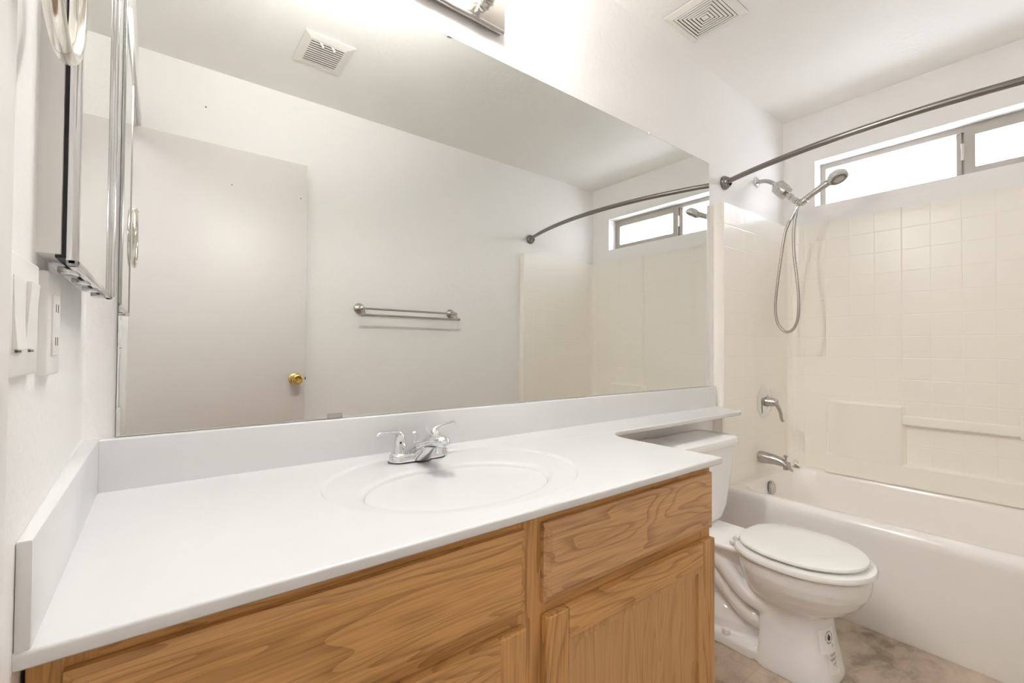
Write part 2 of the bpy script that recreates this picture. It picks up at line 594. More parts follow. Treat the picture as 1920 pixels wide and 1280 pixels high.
for x, z in ((0.366, 1.865), (0.683, 1.863)):
    b = new(); lathe(b, (x, DY - 0.001, z), (0, 1, 0), [(0.0028, 0), (0.0022, 0.003), (0, 0.0035)], 12)
    obj('nail', b, M_DARK, door)
b = new(); lathe(b, (0.258, -D - 0.002, 2.246), (0, 1, 0), [(0.0035, 0), (0.003, 0.004), (0, 0.0045)], 12)
o = obj('wall_nail', b, M_DARK); o['label'] = 'tiny dark nail in the wall above the open door'; o['category'] = 'nail'

# ------------------------------------------------------------------ big mirror
mir = thing('vanity_mirror', 'wide frameless wall mirror resting on the vanity backsplash', 'mirror', (1.118, 0.0, 0.888))
b = new(); box(b, 0.034, 2.202, 0.0, 0.0045, 0.8885, 1.9735); obj('glass', b, M_MIRROR, mir, smooth=False)
b = new()
e = 0.0012
box(b, 0.034 - e, 2.202 + e, 0.0008, 0.0048, 0.8885 - 0.0004, 1.9735 + e)
obj('edge', b, mat('dark_mirror_edge', (0.10, 0.11, 0.09), 0.3), mir, smooth=False)
b = new(); box(b, 0.424, 0.458, -0.0005, -0.005, 0.8885, 0.9, 0.001); obj('clip', b, M_SATIN, mir)
for x in (1.721, 0.752):
    b = new(); box(b, x - 0.008, x + 0.008, 0.004, -0.005, 1.970, 1.981, 0.002); obj('clip', b, M_WHITEP, mir)

# ------------------------------------------------------------------ mirrored medicine cabinet on the left wall
mc = thing('medicine_cabinet', 'tall mirror-fronted cabinet with polished metal frame on the left wall', 'cabinet', (0.0, -0.28, 1.14))
CY0, CY1, CZ0, CZ1 = -0.502, -0.075, 1.1445, 1.80
CXF = 0.030
b = new(); box(b, -0.05, 0.0170, CY0 + 0.001, CY1 - 0.012, CZ0 + 0.011, CZ1 - 0.002, 0.001); obj('body', b, mat('cabinet_enamel', (0.80, 0.795, 0.78), 0.4), mc)
b = new(); box(b, 0.012, 0.0215, CY0 + 0.006, CY1 - 0.018, CZ0 + 0.008, CZ1 - 0.008); obj('gap_shade', b, M_BLACK, mc)  # black strip paints the shade of the gap behind the mirror door
b = new()
FW = 0.012
for (ya, yb, za, zb) in ((CY0, CY0 + FW, CZ0, CZ1), (CY1 - FW * 3, CY1, CZ0, CZ1), (CY0, CY1, CZ0, CZ0 + 0.008), (CY0, CY1, CZ1 - FW, CZ1)):
    box(b, 0.0202, CXF, ya, yb, za, zb, 0.0025)
tube(b, [(CXF, CY1 - FW * 1.9, CZ0 + 0.003), (CXF, CY1 - FW * 1.9, CZ1 - 0.003)], 0.004, 12)
obj('door_frame', b, M_STEEL, mc)
b = new(); box(b, 0.021, CXF - 0.002, CY0 + 0.006, CY1 - 0.02, CZ0 + 0.006, CZ1 - 0.006); obj('mirror_panel', b, M_MIRROR, mc, smooth=False)
for k in range(4):
    yy = CY0 + 0.05 + k * 0.10
    b = new(); box(b, 0.008, 0.024, yy, yy + 0.03, CZ0 - 0.002, CZ0 + 0.005, 0.001)
    obj('bottom_tab', b, M_STEEL, mc)

# ------------------------------------------------------------------ towel ring
RX, RY, RZ, RR = 0.032, -0.636, 1.302, 0.082
tr = thing('towel_ring', 'shiny nickel towel ring on the left wall near the door casing', 'towel ring', (0.0, RY, RZ + 2 * RR))
b = new()
lathe(b, (-0.001, RY, RZ + 2 * RR + 0.006), (1, 0, 0), [(0.028, 0), (0.028, 0.006), (0.024, 0.011), (0.015, 0.015), (0.010, 0.02), (0.009, 0.03), (0.012, 0.036), (0.0, 0.042)])
obj('post', b, M_CHROME, tr)
b = new()
pts = [(RX, RY + RR * math.sin(2 * PI * i / 64), RZ + RR + 0.004 + RR * -math.cos(2 * PI * i / 64)) for i in range(65)]
tube(b, pts, 0.0065, 16)
obj('ring', b, mat('satin_champagne_nickel', (0.80, 0.77, 0.70), 0.16, 1.0), tr)

# ------------------------------------------------------------------ switch and outlet plates
sw = thing('switch_plate', 'white two-gang plate with two rocker switches by the door casing', 'light switch', (0, -0.58, 1.085))
b = new(); box(b, -0.001, 0.006, -0.527, -0.643, 1.035, 1.138, 0.003, 3); obj('plate', b, M_WHITEP, sw)
for k, yc in enumerate((-0.608, -0.562)):
    b = new()
    d = 1 if k == 0 else -1
    prism(b, [(0.005, 1.059), (0.0065 + (0.003 if d > 0 else 0.0), 1.059), (0.0075, 1.085), (0.0065 + (0.003 if d < 0 else 0.0), 1.118), (0.005, 1.118)], 'Y', yc - 0.0165, yc + 0.0165)
    obj('rocker', b, M_WHITEP, sw, smooth=False)
    b = new(); box(b, 0.0055, 0.0078, yc - 0.006, yc + 0.006, 1.0560, 1.0578); obj('pilot_slot', b, mat('brown_slot', (0.2, 0.13, 0.08), 0.5), sw, smooth=False)
op = thing('outlet_plate', 'white single-gang outlet plate beside the switches, above the side splash', 'outlet', (0, -0.45, 1.085))
b = new(); box(b, -0.003, 0.0065, -0.412, -0.485, 1.030, 1.140, 0.003, 3); obj('plate', b, M_WHITEP, op)
b = new(); box(b, 0.006, 0.0085, -0.431, -0.466, 1.051, 1.117, 0.0015); obj('receptacle', b, M_WHITEP, op)
for z in (1.066, 1.102):
    for y in (-0.442, -0.454):
        b = new(); box(b, 0.0082, 0.0088, y, y - 0.0015, z - 0.004, z + 0.005)
        obj('slot', b, M_DARK, op, smooth=False)

# ------------------------------------------------------------------ vanity light
vl = thing('vanity_light', 'chrome bar light with glass-shaded lit bulbs above the mirror', 'lamp', (0.6, WB, 2.10))
b = new(); box(b, 0.268, 0.936, WB, -0.024, 2.056, 2.160, 0.0015); obj('back_plate', b, mat('warm_polished_plate', (0.74, 0.70, 0.65), 0.28, 1.0), vl)
for z in (2.054, 2.162):
    b = new(); tube(b, [(0.270, -0.0165, z), (0.934, -0.0165, z)], 0.0080, 16); obj('rim', b, M_SATIN, vl)
M_SHADE = bpy.data.materials.new('clear_glass_shade')
M_SHADE.use_nodes = True
_nt = M_SHADE.node_tree
_nt.nodes.remove(_nt.nodes['Principled BSDF'])
_t = _nt.nodes.new('ShaderNodeBsdfTransparent'); _t.inputs[0].default_value = (0.97, 0.97, 0.96, 1)
_g = _nt.nodes.new('ShaderNodeBsdfGlossy'); _g.inputs['Roughness'].default_value = 0.05
_f = _nt.nodes.new('ShaderNodeFresnel'); _f.inputs[0].default_value = 1.45
_m1 = _nt.nodes.new('ShaderNodeMixShader')
_nt.links.new(_f.outputs[0], _m1.inputs[0]); _nt.links.new(_t.outputs[0], _m1.inputs[1]); _nt.links.new(_g.outputs[0], _m1.inputs[2])
_nt.links.new(_m1.outputs[0], _nt.nodes['Material Output'].inputs[0])
va = Vector((0, -0.74, 0.67)).normalized()
for x in (0.845, 0.682, 0.518, 0.355):
    q0 = Vector((x - 0.002, -0.038, 2.074))
    b = new()
    tube(b, smooth_path([(x - 0.002, -0.022, 2.092), (x - 0.002, -0.029, 2.081), tuple(q0), tuple(q0 + va * 0.012)], 5), 0.009, 14)
    lathe(b, q0, va, [(0.009, 0.0), (0.0185, 0.006), (0.0215, 0.018), (0.0250, 0.019), (0.0250, 0.024), (0.0238, 0.025), (0.0238, 0.046), (0.0255, 0.047), (0.0255, 0.052), (0.0225, 0.052), (0.0225, 0.03), (0, 0.03)], 28)
    s_o = obj('socket', b, M_SATIN, vl)
    b = new(); lathe(b, q0 + va * 0.034, va, [(0.0, 0), (0.013, 0.004), (0.014, 0.025), (0.020, 0.036), (0.033, 0.052), (0.038, 0.070), (0.034, 0.090), (0.020, 0.105), (0.0, 0.109)], 28)
    obj('bulb', b, M_BULB, vl)
    b = new(); lathe(b, q0 + va * 0.048, va, [(0.0240, 0.002), (0.032, 0.006), (0.040, 0.018), (0.046, 0.045), (0.050, 0.075), (0.052, 0.10), (0.056, 0.115), (0.055, 0.115), (0.051, 0.10), (0.049, 0.075), (0.045, 0.045), (0.039, 0.018), (0.0240, 0.004)], 32)
    obj('glass_shade', b, M_SHADE, vl)

# ------------------------------------------------------------------ ceiling vents
cv = thing('ceiling_vent', 'square white ceiling vent with concentric louvres near the shower', 'vent', (1.846, -0.18, H))
cx, cy = 1.848, -0.177
b = new()


def sq_ring(bm, r0, r1, za, zb, cx=cx, cy=cy):
    """square annulus, outer half-size r0 at height za, inner r1 at zb, thin sheet with thickness"""
    def ring(r, z):
        return [bm.verts.new((cx + sx_ * r, cy + sy_ * r, z)) for sx_, sy_ in ((-1, -1), (1, -1), (1, 1), (-1, 1))]
    a = ring(r0, za); c = ring(r1, zb); d = ring(r1, zb + 0.0015); e_ = ring(r0, za + 0.0015)
    for p, q_ in ((a, c), (c, d), (d, e_), (e_, a)):
        for j in range(4):
            bm.faces.new((p[j], p[(j + 1) % 4], q_[(j + 1) % 4], q_[j]))


sq_ring(b, 0.120, 0.117, H - 0.0035, H - 0.006)
sq_ring(b, 0.117, 0.091, H - 0.006, H - 0.012)
obj('frame', b, M_VENT, cv, smooth=False)
b = new()
for k in range(7):
    r = 0.088 - k * 0.0125
    sq_ring(b, r, r - 0.0086, H - 0.0118, H - 0.0125)
box(b, cx - 0.004, cx + 0.004, cy - 0.004, cy + 0.004, H - 0.012, H - 0.010)
obj('louvre', b, M_VENT, cv, smooth=False)
b = new(); box(b, cx - 0.09, cx + 0.09, cy - 0.09, cy + 0.09, H - 0.0098, H - 0.0005); obj('duct_shade', b, M_DARK, cv, smooth=False)  # dark plate just above the louvres, painted as the shade inside the duct

ef = thing('exhaust_fan_grille', 'white louvred exhaust fan grille on the ceiling, seen in the mirror', 'vent', (0.681, -1.062, H))
cx2, cy2 = 0.681, -1.056
b = new()


def rect(bm, hx, hy, z):
    return [bm.verts.new((cx2 + a * hx, cy2 + c * hy, z)) for a, c in ((-1, -1), (1, -1), (1, 1), (-1, 1))]


r1 = rect(b, 0.107, 0.130, H - 0.001); r2 = rect(b, 0.107, 0.130, H - 0.006); r3 = rect(b, 0.0735, 0.0945, H - 0.013); r4 = rect(b, 0.0735, 0.0945, H - 0.001)
for p_, q_ in ((r1, r2), (r2, r3), (r3, r4)):
    for j in range(4):
        b.faces.new((p_[j], p_[(j + 1) % 4], q_[(j + 1) % 4], q_[j]))
obj('grille_frame', b, M_VENT, ef, smooth=False)
for k in range(11):
    y = cy2 - 0.0865 + k * 0.0168
    b = new()
    prism(b, [(y, H - 0.0110), (y + 0.0088, H - 0.0115), (y + 0.0088, H - 0.0130), (y, H - 0.0125)], 'X', cx2 - 0.073, cx2 + 0.073)
    obj('slat', b, M_VENT, ef, smooth=False)
b = new(); box(b, cx2 - 0.073, cx2 + 0.073, cy2 - 0.0935, cy2 + 0.0935, H - 0.0085, H - 0.0005); obj('duct_shade', b, mat('vent_inside_shade', (0.07, 0.06, 0.05), 0.7), ef, smooth=False)  # near-black plate colours in the shade behind the slats
for dx, a in ((-0.028, 0.5), (0.022, 0.4)):
    b = new(); tube(b, [(cx2 + dx - 0.012, cy2 + 0.090, H - 0.013), (cx2 + dx, cy2 + 0.080, H - 0.017), (cx2 + dx + 0.006, cy2 + 0.074, H - 0.019)], [0.002, 0.005, 0.006], 8)
    obj('spring_tab', b, M_WHITEP, ef)

# ------------------------------------------------------------------ counter with integrated sink
ctp = thing('vanity_counter', 'white one-piece vanity top with oval sink and narrow shelf over the toilet', 'countertop', (0.62, -0.28, CT))
BX = 1.236
outline = [(-0.004, -0.564), (BX, -0.564), (BX, -0.262)] + arc(BX + 0.09, -0.262, 0.09, 180, 90, 10)[1:] + [(2.165, -0.172), (2.178, -0.166), (2.250, -0.03), (2.250, WB), (-0.012, WB)]
SEG = 96
OC, OS = (0.6225, -0.290), (0.286, 0.232)
IC, IS = (0.605, -0.332), (0.208, 0.145)


def ell(c, s, z, n=SEG):
    return [Vector((c[0] + s[0] * math.cos(2 * PI * i / n), c[1] + s[1] * math.sin(2 * PI * i / n), z)) for i in range(n)]


def offset_poly(poly, d):
    out = []
    n = len(poly)
    for i in range(n):
        a, p, c = Vector(poly[i - 1]), Vector(poly[i]), Vector(poly[(i + 1) % n])
        e1, e2 = (p - a).normalized(), (c - p).normalized()
        n1, n2 = Vector((-e1.y, e1.x)), Vector((-e2.y, e2.x))
        bis = (n1 + n2)
        bis = bis / max(bis.length_squared, 1e-6) * 2 if bis.length > 1e-6 else n1
        out.append((p.x + bis.x * d, p.y + bis.y * d))
    return out


b = new()
top_out = offset_poly(outline, 0.004)
ring0 = ell(OC, OS, CT)
tess_in = [[Vector((x, y, CT)) for x, y in top_out], ring0[::-1]]
flat = [v for l in tess_in for v in l]
vv = [b.verts.new(p) for p in flat]
for tri in tessellate_polygon(tess_in):
    b.faces.new([vv[i] for i in tri])
no = len(top_out)
prev = vv[:no]
for off, z in ((0.0012, CT - 0.0012), (0.0, CT - 0.004), (0.0, CT - 0.0145), (0.004, CT - 0.018)):
    cur = [b.verts.new((x, y, z)) for x, y in offset_poly(outline, off)]
    for j in range(no):
        b.faces.new((prev[j], prev[(j + 1) % no], cur[(j + 1) % no], cur[j]))
    prev = cur
b.faces.new(prev[::-1]) if False else None
bot = [[Vector((v.co.x, v.co.y, v.co.z)) for v in prev]]
for tri in tessellate_polygon(bot):
    try:
        # leave the sink hole open underneath: the bowl hangs through it
        b.faces.new([prev[i] for i in tri])
    except ValueError:
        pass
prev = vv[no:][::-1]
prof = [(0.0, 0.0), (0.025, -0.0012), (0.06, -0.0038), (0.10, -0.0045), (0.5, -0.0058), (0.85, -0.0070), (0.94, -0.0080), (1.0, -0.0098)]
for s, dz in prof[1:]:
    c = (OC[0] + (IC[0] - OC[0]) * s, OC[1] + (IC[1] - OC[1]) * s)
    ss = (OS[0] + (IS[0] - OS[0]) * s, OS[1] + (IS[1] - OS[1]) * s)
    cur = [b.verts.new(p) for p in ell(c, ss, CT + dz)]
    for j in range(SEG):
        b.faces.new((prev[j], prev[(j + 1) % SEG], cur[(j + 1) % SEG], cur[j]))
    prev = cur
bowl_prof = [(0.988, -0.0115), (0.974, -0.0150), (0.957, -0.022), (0.935, -0.035), (0.90, -0.056), (0.85, -0.081), (0.77, -0.108), (0.62, -0.128), (0.42, -0.138), (0.13, -0.142)]
for s, dz in bowl_prof:
    cur = [b.verts.new(p) for p in ell((IC[0], IC[1] + 0.01 * (1 - s)), (IS[0] * s if s > 0.2 else 0.023, IS[1] * s if s > 0.2 else 0.023), CT + dz)]
    for j in range(SEG):
        b.faces.new((prev[j], prev[(j + 1) % SEG], cur[(j + 1) % SEG], cur[j]))
    prev = cur
b.faces.new(prev)


def weighted(o):
    wn = o.modifiers.new('weighted', 'WEIGHTED_NORMAL'); wn.keep_sharp = True; wn.weight = 100; wn.mode = 'FACE_AREA'


obj('top', b, M_SOLID, ctp, angle=60, mods=[weighted])
b = new(); box(b, 0.0105, 2.232, WB, -0.0195, CT - 0.002, CT + 0.0975, 0.003, 3); obj('backsplash', b, M_SOLID, ctp)
b = new(); prism(b, [(-0.014, WB), (0.0, -0.562), (0.0115, -0.562), (0.0115, WB)], 'Z', CT - 0.002, CT + 0.0975)
bmesh.ops.bevel(b, geom=b.edges[:], offset=0.0025, segments=2, profile=0.5, affect='EDGES')
obj('side_splash', b, M_SOLID, ctp)
b = new(); lathe(b, (IC[0], IC[1] + 0.01, CT - 0.1425), (0, 0, 1), [(0.024, 0), (0.024, 0.003), (0.019, 0.004), (0.017, 0.001), (0.010, 0.001), (0.009, 0.006), (0, 0.007)]); obj('drain', b, M_CHROME, ctp)

# ------------------------------------------------------------------ vanity cabinet
vc = thing('vanity_cabinet', 'honey oak vanity cabinet under the white counter', 'cabinet', (0.62, -0.28, 0))
XR = 1.2345
FY = -0.5285      # face frame front
DF = -0.547       # door and drawer front
ZT = CT - 0.018
b = new()
box(b, 0.002, XR - 0.004, 0.0, FY + 0.019, 0.10, ZT - 0.001) if False else None
box(b, XR - 0.018, XR - 0.001, -0.005, FY + 0.018, 0.0, ZT)            # right side panel
box(b, 0.003, 0.018, -0.005, FY + 0.018, 0.0, ZT)
box(b, 0.018, XR - 0.018, -0.005, FY + 0.018, 0.10, 0.115)
box(b, 0.018, XR - 0.018, FY + 0.06, FY + 0.075, 0.0, 0.10)            # toe kick
obj('carcass', b, M_OAKZ, vc, smooth=False)
for za, zb in ((ZT - 0.045, ZT), (0.575, 0.622), (0.10, 0.145)):
    b = new(); box(b, 0.003, XR, FY, FY + 0.018, za, zb, 0.0008); obj('rail', b, M_OAKX2, vc, smooth=False)
for xa, xb in ((0.003, 0.055), (0.594, 0.662), (XR - 0.045, XR)):
    b = new(); box(b, xa, xb, FY - 0.0006, FY + 0.018, 0.10, ZT - 0.0005, 0.0008); obj('stile', b, M_OAKZ, vc, smooth=False)


def slab_front(name, xa, xb, za, zb, m):
    """slab front with a wide bevel on the edges"""
    bb = new()
    e0 = 0.014
    loft(bb, [[Vector(p) for p in ((xa, FY - 0.001, za), (xb, FY - 0.001, za), (xb, FY - 0.001, zb), (xa, FY - 0.001, zb))],
              [Vector(p) for p in ((xa, DF + 0.008, za), (xb, DF + 0.008, za), (xb, DF + 0.008, zb), (xa, DF + 0.008, zb))],
              [Vector(p) for p in ((xa + e0, DF, za + e0), (xb - e0, DF, za + e0), (xb - e0, DF, zb - e0), (xa + e0, DF, zb - e0))]])
    return obj(name, bb, m, vc, smooth=False)


slab_front('drawer_front', 0.648, XR - 0.006, 0.607, 0.748, oak('oak_drawer_cathedral', 'X', light=(0.64, 0.38, 0.18), dark=(0.24, 0.115, 0.045), seed=7.3))
o = slab_front('false_drawer_front', 0.030, 0.604, 0.605, 0.748, M_OAKX)


def panel_door(xa, xb, za, zb):
    rw = 0.056
    y0 = FY - 0.001
    bs = new()
    q0 = 0.008
    A = [(xa + rw, za + rw), (xb - rw, za + rw), (xb - rw, zb - rw), (xa + rw, zb - rw)]
    B = [(xa + rw + q0, za + rw + q0), (xb - rw - q0, za + rw + q0), (xb - rw - q0, zb - rw - q0), (xa + rw + q0, zb - rw - q0)]
    C_ = [(xa + rw + 2 * q0, za + rw + 2 * q0), (xb - rw - 2 * q0, za + rw + 2 * q0), (xb - rw - 2 * q0, zb - rw - 2 * q0), (xa + rw + 2 * q0, zb - rw - 2 * q0)]
    loft(bs, [[Vector((x, y0, z)) for x, z in A], [Vector((x, DF + 0.0005, z)) for x, z in A], [Vector((x, DF + 0.003, z)) for x, z in B], [Vector((x, DF + 0.003, z)) for x, z in C_], [Vector((x, DF + 0.0095, z)) for x, z in C_]])
    d_o = obj('door', bs, oak('oak_panel_veneer', 'Z', light=(0.62, 0.365, 0.155), dark=(0.42, 0.225, 0.085), seed=xa * 5 + 2), vc, smooth=False)
    mr_ = oak('oak_door_rail', 'X', seed=xa * 9)
    for (a, c) in ((za, za + rw), (zb - rw, zb)):
        bs = new(); box(bs, xa + rw, xb - rw, DF, y0, a, c, 0.0004); obj('rail', bs, mr_, d_o, smooth=False)
    for (a, c) in ((xa, xa + rw), (xb - rw, xb)):
        bs = new(); box(bs, a, c, DF, y0, za, zb, 0.003); obj('stile', bs, M_OAKZ, d_o, smooth=False)


panel_door(0.650, XR - 0.005, 0.125, 0.583)
panel_door(0.322, 0.604, 0.125, 0.583)
panel_door(0.034, 0.316, 0.125, 0.583)

# ------------------------------------------------------------------ sink faucet
FXC, FYC, FZ = 0.612, -0.104, CT - 0.0046
fa = thing('sink_faucet', 'chrome two-lever centerset faucet behind the oval sink', 'faucet', (FXC, FYC, FZ))


def stadium(cx_, cy_, hx, r, z, n=12, sy=1.0):
    pts = [(cx_ + hx + r * math.cos(a), cy_ + sy * r * math.sin(a), z) for a in [(-PI / 2) + PI * i / n for i in range(n + 1)]]
    pts += [(cx_ - hx + r * math.cos(a), cy_ + sy * r * math.sin(a), z) for a in [(PI / 2) + PI * i / n for i in range(n + 1)]]
    return [Vector(p) for p in pts]


b = new()
loft(b, [stadium(FXC, FYC, 0.047, 0.0265, FZ), stadium(FXC, FYC, 0.047, 0.0265, FZ + 0.003), stadium(FXC, FYC, 0.0467, 0.0248, FZ + 0.012), stadium(FXC, FYC, 0.0465, 0.0232, FZ + 0.017), stadium(FXC, FYC, 0.0463, 0.021, FZ + 0.019)])
obj('base', b, M_CHROME, fa)
b = new(); loft(b, [stadium(FXC, FYC, 0.0475, 0.0275, FZ - 0.0002), stadium(FXC, FYC, 0.0475, 0.0275, FZ + 0.0018)]); obj('gasket', b, M_BLACK, fa)
# spout: a tapered body that rises towards the bowl, domed end, aerator below
b = new()
sp = []
for yy, zc, hw, hh in ((0.026, 0.012, 0.012, 0.010), (0.018, 0.020, 0.019, 0.014), (-0.005, 0.029, 0.021, 0.016), (-0.035, 0.039, 0.020, 0.0155), (-0.07, 0.050, 0.0185, 0.0145),
                       (-0.10, 0.059, 0.0185, 0.0145), (-0.120, 0.0625, 0.0190, 0.0150), (-0.134, 0.0620, 0.0165, 0.0135), (-0.143, 0.059, 0.0110, 0.009), (-0.1465, 0.057, 0.005, 0.004)):
    sp.append([Vector((FXC + hw * math.cos(a), FYC + yy - 0.1 * hh * math.sin(a), FZ + zc + hh * math.sin(a))) for a in [2 * PI * i / 24 for i in range(24)]])
loft(b, sp)
# skirt beneath the spout, narrowing to the base
sk = []
for s in range(6):
    f = s / 5
    hy0, hy1 = -0.110 + f * 0.065, 0.020
    hw = 0.0165 + 0.006 * f
    z = FZ + 0.050 * (1 - f) + 0.004
    cyc = (hy0 + hy1) / 2; hl = (hy1 - hy0) / 2
    sk.append([Vector((FXC + hw * math.copysign(abs(math.cos(a)) ** 0.8, math.cos(a)), FYC + cyc + hl * math.sin(a), z if math.sin(a) < 0 else min(z, FZ + 0.02 + 0.026 * (1 - math.sin(a))))) for a in [2 * PI * i / 24 for i in range(24)]])
loft(b, sk)
obj('spout', b, M_CHROME, fa)
b = new(); lathe(b, (FXC, FYC - 0.124, FZ + 0.058), (0, -0.12, -1), [(0.0135, 0), (0.0142, 0.008), (0.0142, 0.010), (0.0132, 0.0105), (0.0132, 0.014), (0.0142, 0.0145), (0.0142, 0.020), (0.0115, 0.020), (0.0115, 0.016), (0, 0.016)], 24); obj('aerator', b, M_CHROME, fa)
for sgn in (-1, 1):
    hx = FXC + sgn * 0.0475
    b = new()
    lathe(b, (hx, FYC, FZ + 0.018), (0, 0, 1), [(0.0205, 0), (0.0205, 0.002), (0.0185, 0.003), (0.0172, 0.012), (0.0152, 0.026), (0.0128, 0.038), (0.0105, 0.046), (0.006, 0.051), (0, 0.052)], 28)
    ho = obj('handle', b, M_CHROME, fa)
    b = new()
    yo = -0.010 if sgn < 0 else 0.012
    if sgn < 0:
        cp = [(hx + 0.003, FYC, FZ + 0.050), (hx - 0.001, FYC - 0.001, FZ + 0.066), (hx - 0.012, FYC - 0.004, FZ + 0.072), (hx - 0.030, FYC - 0.008, FZ + 0.074), (hx - 0.050, FYC - 0.012, FZ + 0.0745), (hx - 0.058, FYC - 0.014, FZ + 0.073), (hx - 0.063, FYC - 0.015, FZ + 0.067)]
    else:
        cp = [(hx - 0.004, FYC, FZ + 0.050), (hx - 0.001, FYC, FZ + 0.064), (hx + 0.010, FYC + 0.002, FZ + 0.071), (hx + 0.030, FYC + 0.005, FZ + 0.0765), (hx + 0.052, FYC + 0.007, FZ + 0.0805), (hx + 0.060, FYC + 0.008, FZ + 0.080), (hx + 0.065, FYC + 0.008, FZ + 0.075)]
    sp_ = smooth_path(cp, 6)
    nn = len(sp_)
    tube(b, sp_, [0.0092 - 0.0050 * min(1, i / nn * 2.2) for i in range(nn)], 14)
    obj('lever', b, M_CHROME, ho)
    b = new(); lathe(b, (hx - 0.004, FYC - 0.0155, FZ + 0.048), (-0.25, -1, 0.1), [(0.0028, 0), (0.0024, 0.002), (0, 0.0022)], 12) if sgn < 0 else lathe(b, (hx, FYC - 0.015, FZ + 0.045), (0, -1, 0.1), [(0.0028, 0), (0.0024, 0.002), (0, 0.0022)], 12)
    obj('index_dot', b, M_BLACK, ho)
b = new(); tube(b, [(FXC, FYC + 0.017, FZ + 0.02), (FXC, FYC + 0.017, FZ + 0.058)], 0.0022, 10); lathe(b, (FXC, FYC + 0.017, FZ + 0.056), (0, 0, 1), [(0.003, 0), (0.006, 0.003), (0.0065, 0.007), (0.004, 0.010), (0, 0.011)], 16)
obj('lift_rod', b, M_CHROME, fa)

# ------------------------------------------------------------------ toilet
TX = 1.842
to = thing('toilet', 'white round-front toilet with closed lid between vanity and bathtub', 'toilet', (TX, -0.35, 0))


def egg(cx_, yc, hx, hf, hb, z, n=48, pf=2.0, pb=2.4):
    """horizontal ring: half width hx, front reach hf (towards -y), back reach hb"""
    out = []
    for i in range(n):
        a = 2 * PI * i / n
        c, s = math.cos(a), math.sin(a)
        p = pf if s < 0 else pb
        x = hx * math.copysign(abs(c) ** (2 / p), c)
        y = (hf if s < 0 else hb) * math.copysign(abs(s) ** (2 / p), s)
        out.append(Vector((cx_ + x, yc + y, z)))
    return out


b = new()
# bowl
loft(b, [egg(TX, -0.50, 0.080, 0.095, 0.10, 0.185), egg(TX, -0.505, 0.110, 0.125, 0.12, 0.208), egg(TX, -0.51, 0.137, 0.156, 0.14, 0.232), egg(TX, -0.515, 0.158, 0.180, 0.16, 0.262),
         egg(TX, -0.52, 0.170, 0.193, 0.172, 0.292), egg(TX, -0.52, 0.1765, 0.1995, 0.18, 0.318), egg(TX, -0.52, 0.1775, 0.2005, 0.181, 0.345), egg(TX, -0.52, 0.172, 0.195, 0.177, 0.353)])
# deck below the tank
loft(b, [egg(TX, -0.22, 0.07, 0.14, 0.16, 0.27, pf=3, pb=4), egg(TX, -0.22, 0.10, 0.18, 0.175, 0.315, pf=3, pb=4), egg(TX, -0.22, 0.118, 0.19, 0.18, 0.34, pf=3, pb=4), egg(TX, -0.22, 0.118, 0.19, 0.18, 0.348, pf=3, pb=4), egg(TX, -0.22, 0.114, 0.18, 0.175, 0.354, pf=3, pb=4)])
# front pedestal column
loft(b, [egg(TX, -0.52, 0.132, 0.122, 0.098, 0.0, pf=2.6, pb=7), egg(TX, -0.52, 0.130, 0.119, 0.097, 0.02, pf=2.6, pb=7), egg(TX, -0.515, 0.116, 0.108, 0.09, 0.10, pf=2.5, pb=7), egg(TX, -0.51, 0.106, 0.100, 0.086, 0.18, pf=2.4, pb=7), egg(TX, -0.505, 0.10, 0.095, 0.08, 0.23, pf=2.3, pb=6)])
# low foot
loft(b, [egg(TX, -0.33, 0.122, 0.19, 0.21, 0.0, pf=5, pb=4), egg(TX, -0.33, 0.120, 0.19, 0.208, 0.03, pf=5, pb=4), egg(TX, -0.33, 0.106, 0.18, 0.20, 0.036, pf=5, pb=4)])
# trapway hump and the S shaped relief
loft(b, [egg(TX, -0.25, 0.092, 0.16, 0.13, 0.03, pf=2.2), egg(TX, -0.25, 0.088, 0.15, 0.125, 0.07, pf=2.2), egg(TX, -0.245, 0.070, 0.12, 0.11, 0.105, pf=2.2), egg(TX, -0.24, 0.045, 0.08, 0.08, 0.13, pf=2.2)])
loft(b, [egg(TX, -0.34, 0.045, 0.20, 0.22, 0.02), egg(TX, -0.34, 0.045, 0.20, 0.22, 0.20), egg(TX, -0.34, 0.06, 0.20, 0.22, 0.33)])
for sgn in (-1, 1):
    ctrl = [(TX + sgn * 0.060, -0.14, 0.29), (TX + sgn * 0.062, -0.22, 0.255), (TX + sgn * 0.064, -0.30, 0.185), (TX + sgn * 0.066, -0.37, 0.130), (TX + sgn * 0.064, -0.45, 0.115)]
    tube(b, smooth_path(ctrl, 6), 0.030, 16)
    ctrl = [(TX + sgn * 0.070, -0.22, 0.33), (TX + sgn * 0.078, -0.30, 0.265), (TX + sgn * 0.082, -0.37, 0.205), (TX + sgn * 0.080, -0.45, 0.18)]
    tube(b, smooth_path(ctrl, 6), 0.030, 16)


def fuse(o):
    r = o.modifiers.new('fuse', 'REMESH'); r.mode = 'VOXEL'; r.voxel_size = 0.0045; r.use_smooth_shade = True
    s = o.modifiers.new('soften', 'SMOOTH'); s.factor = 0.5; s.iterations = 5


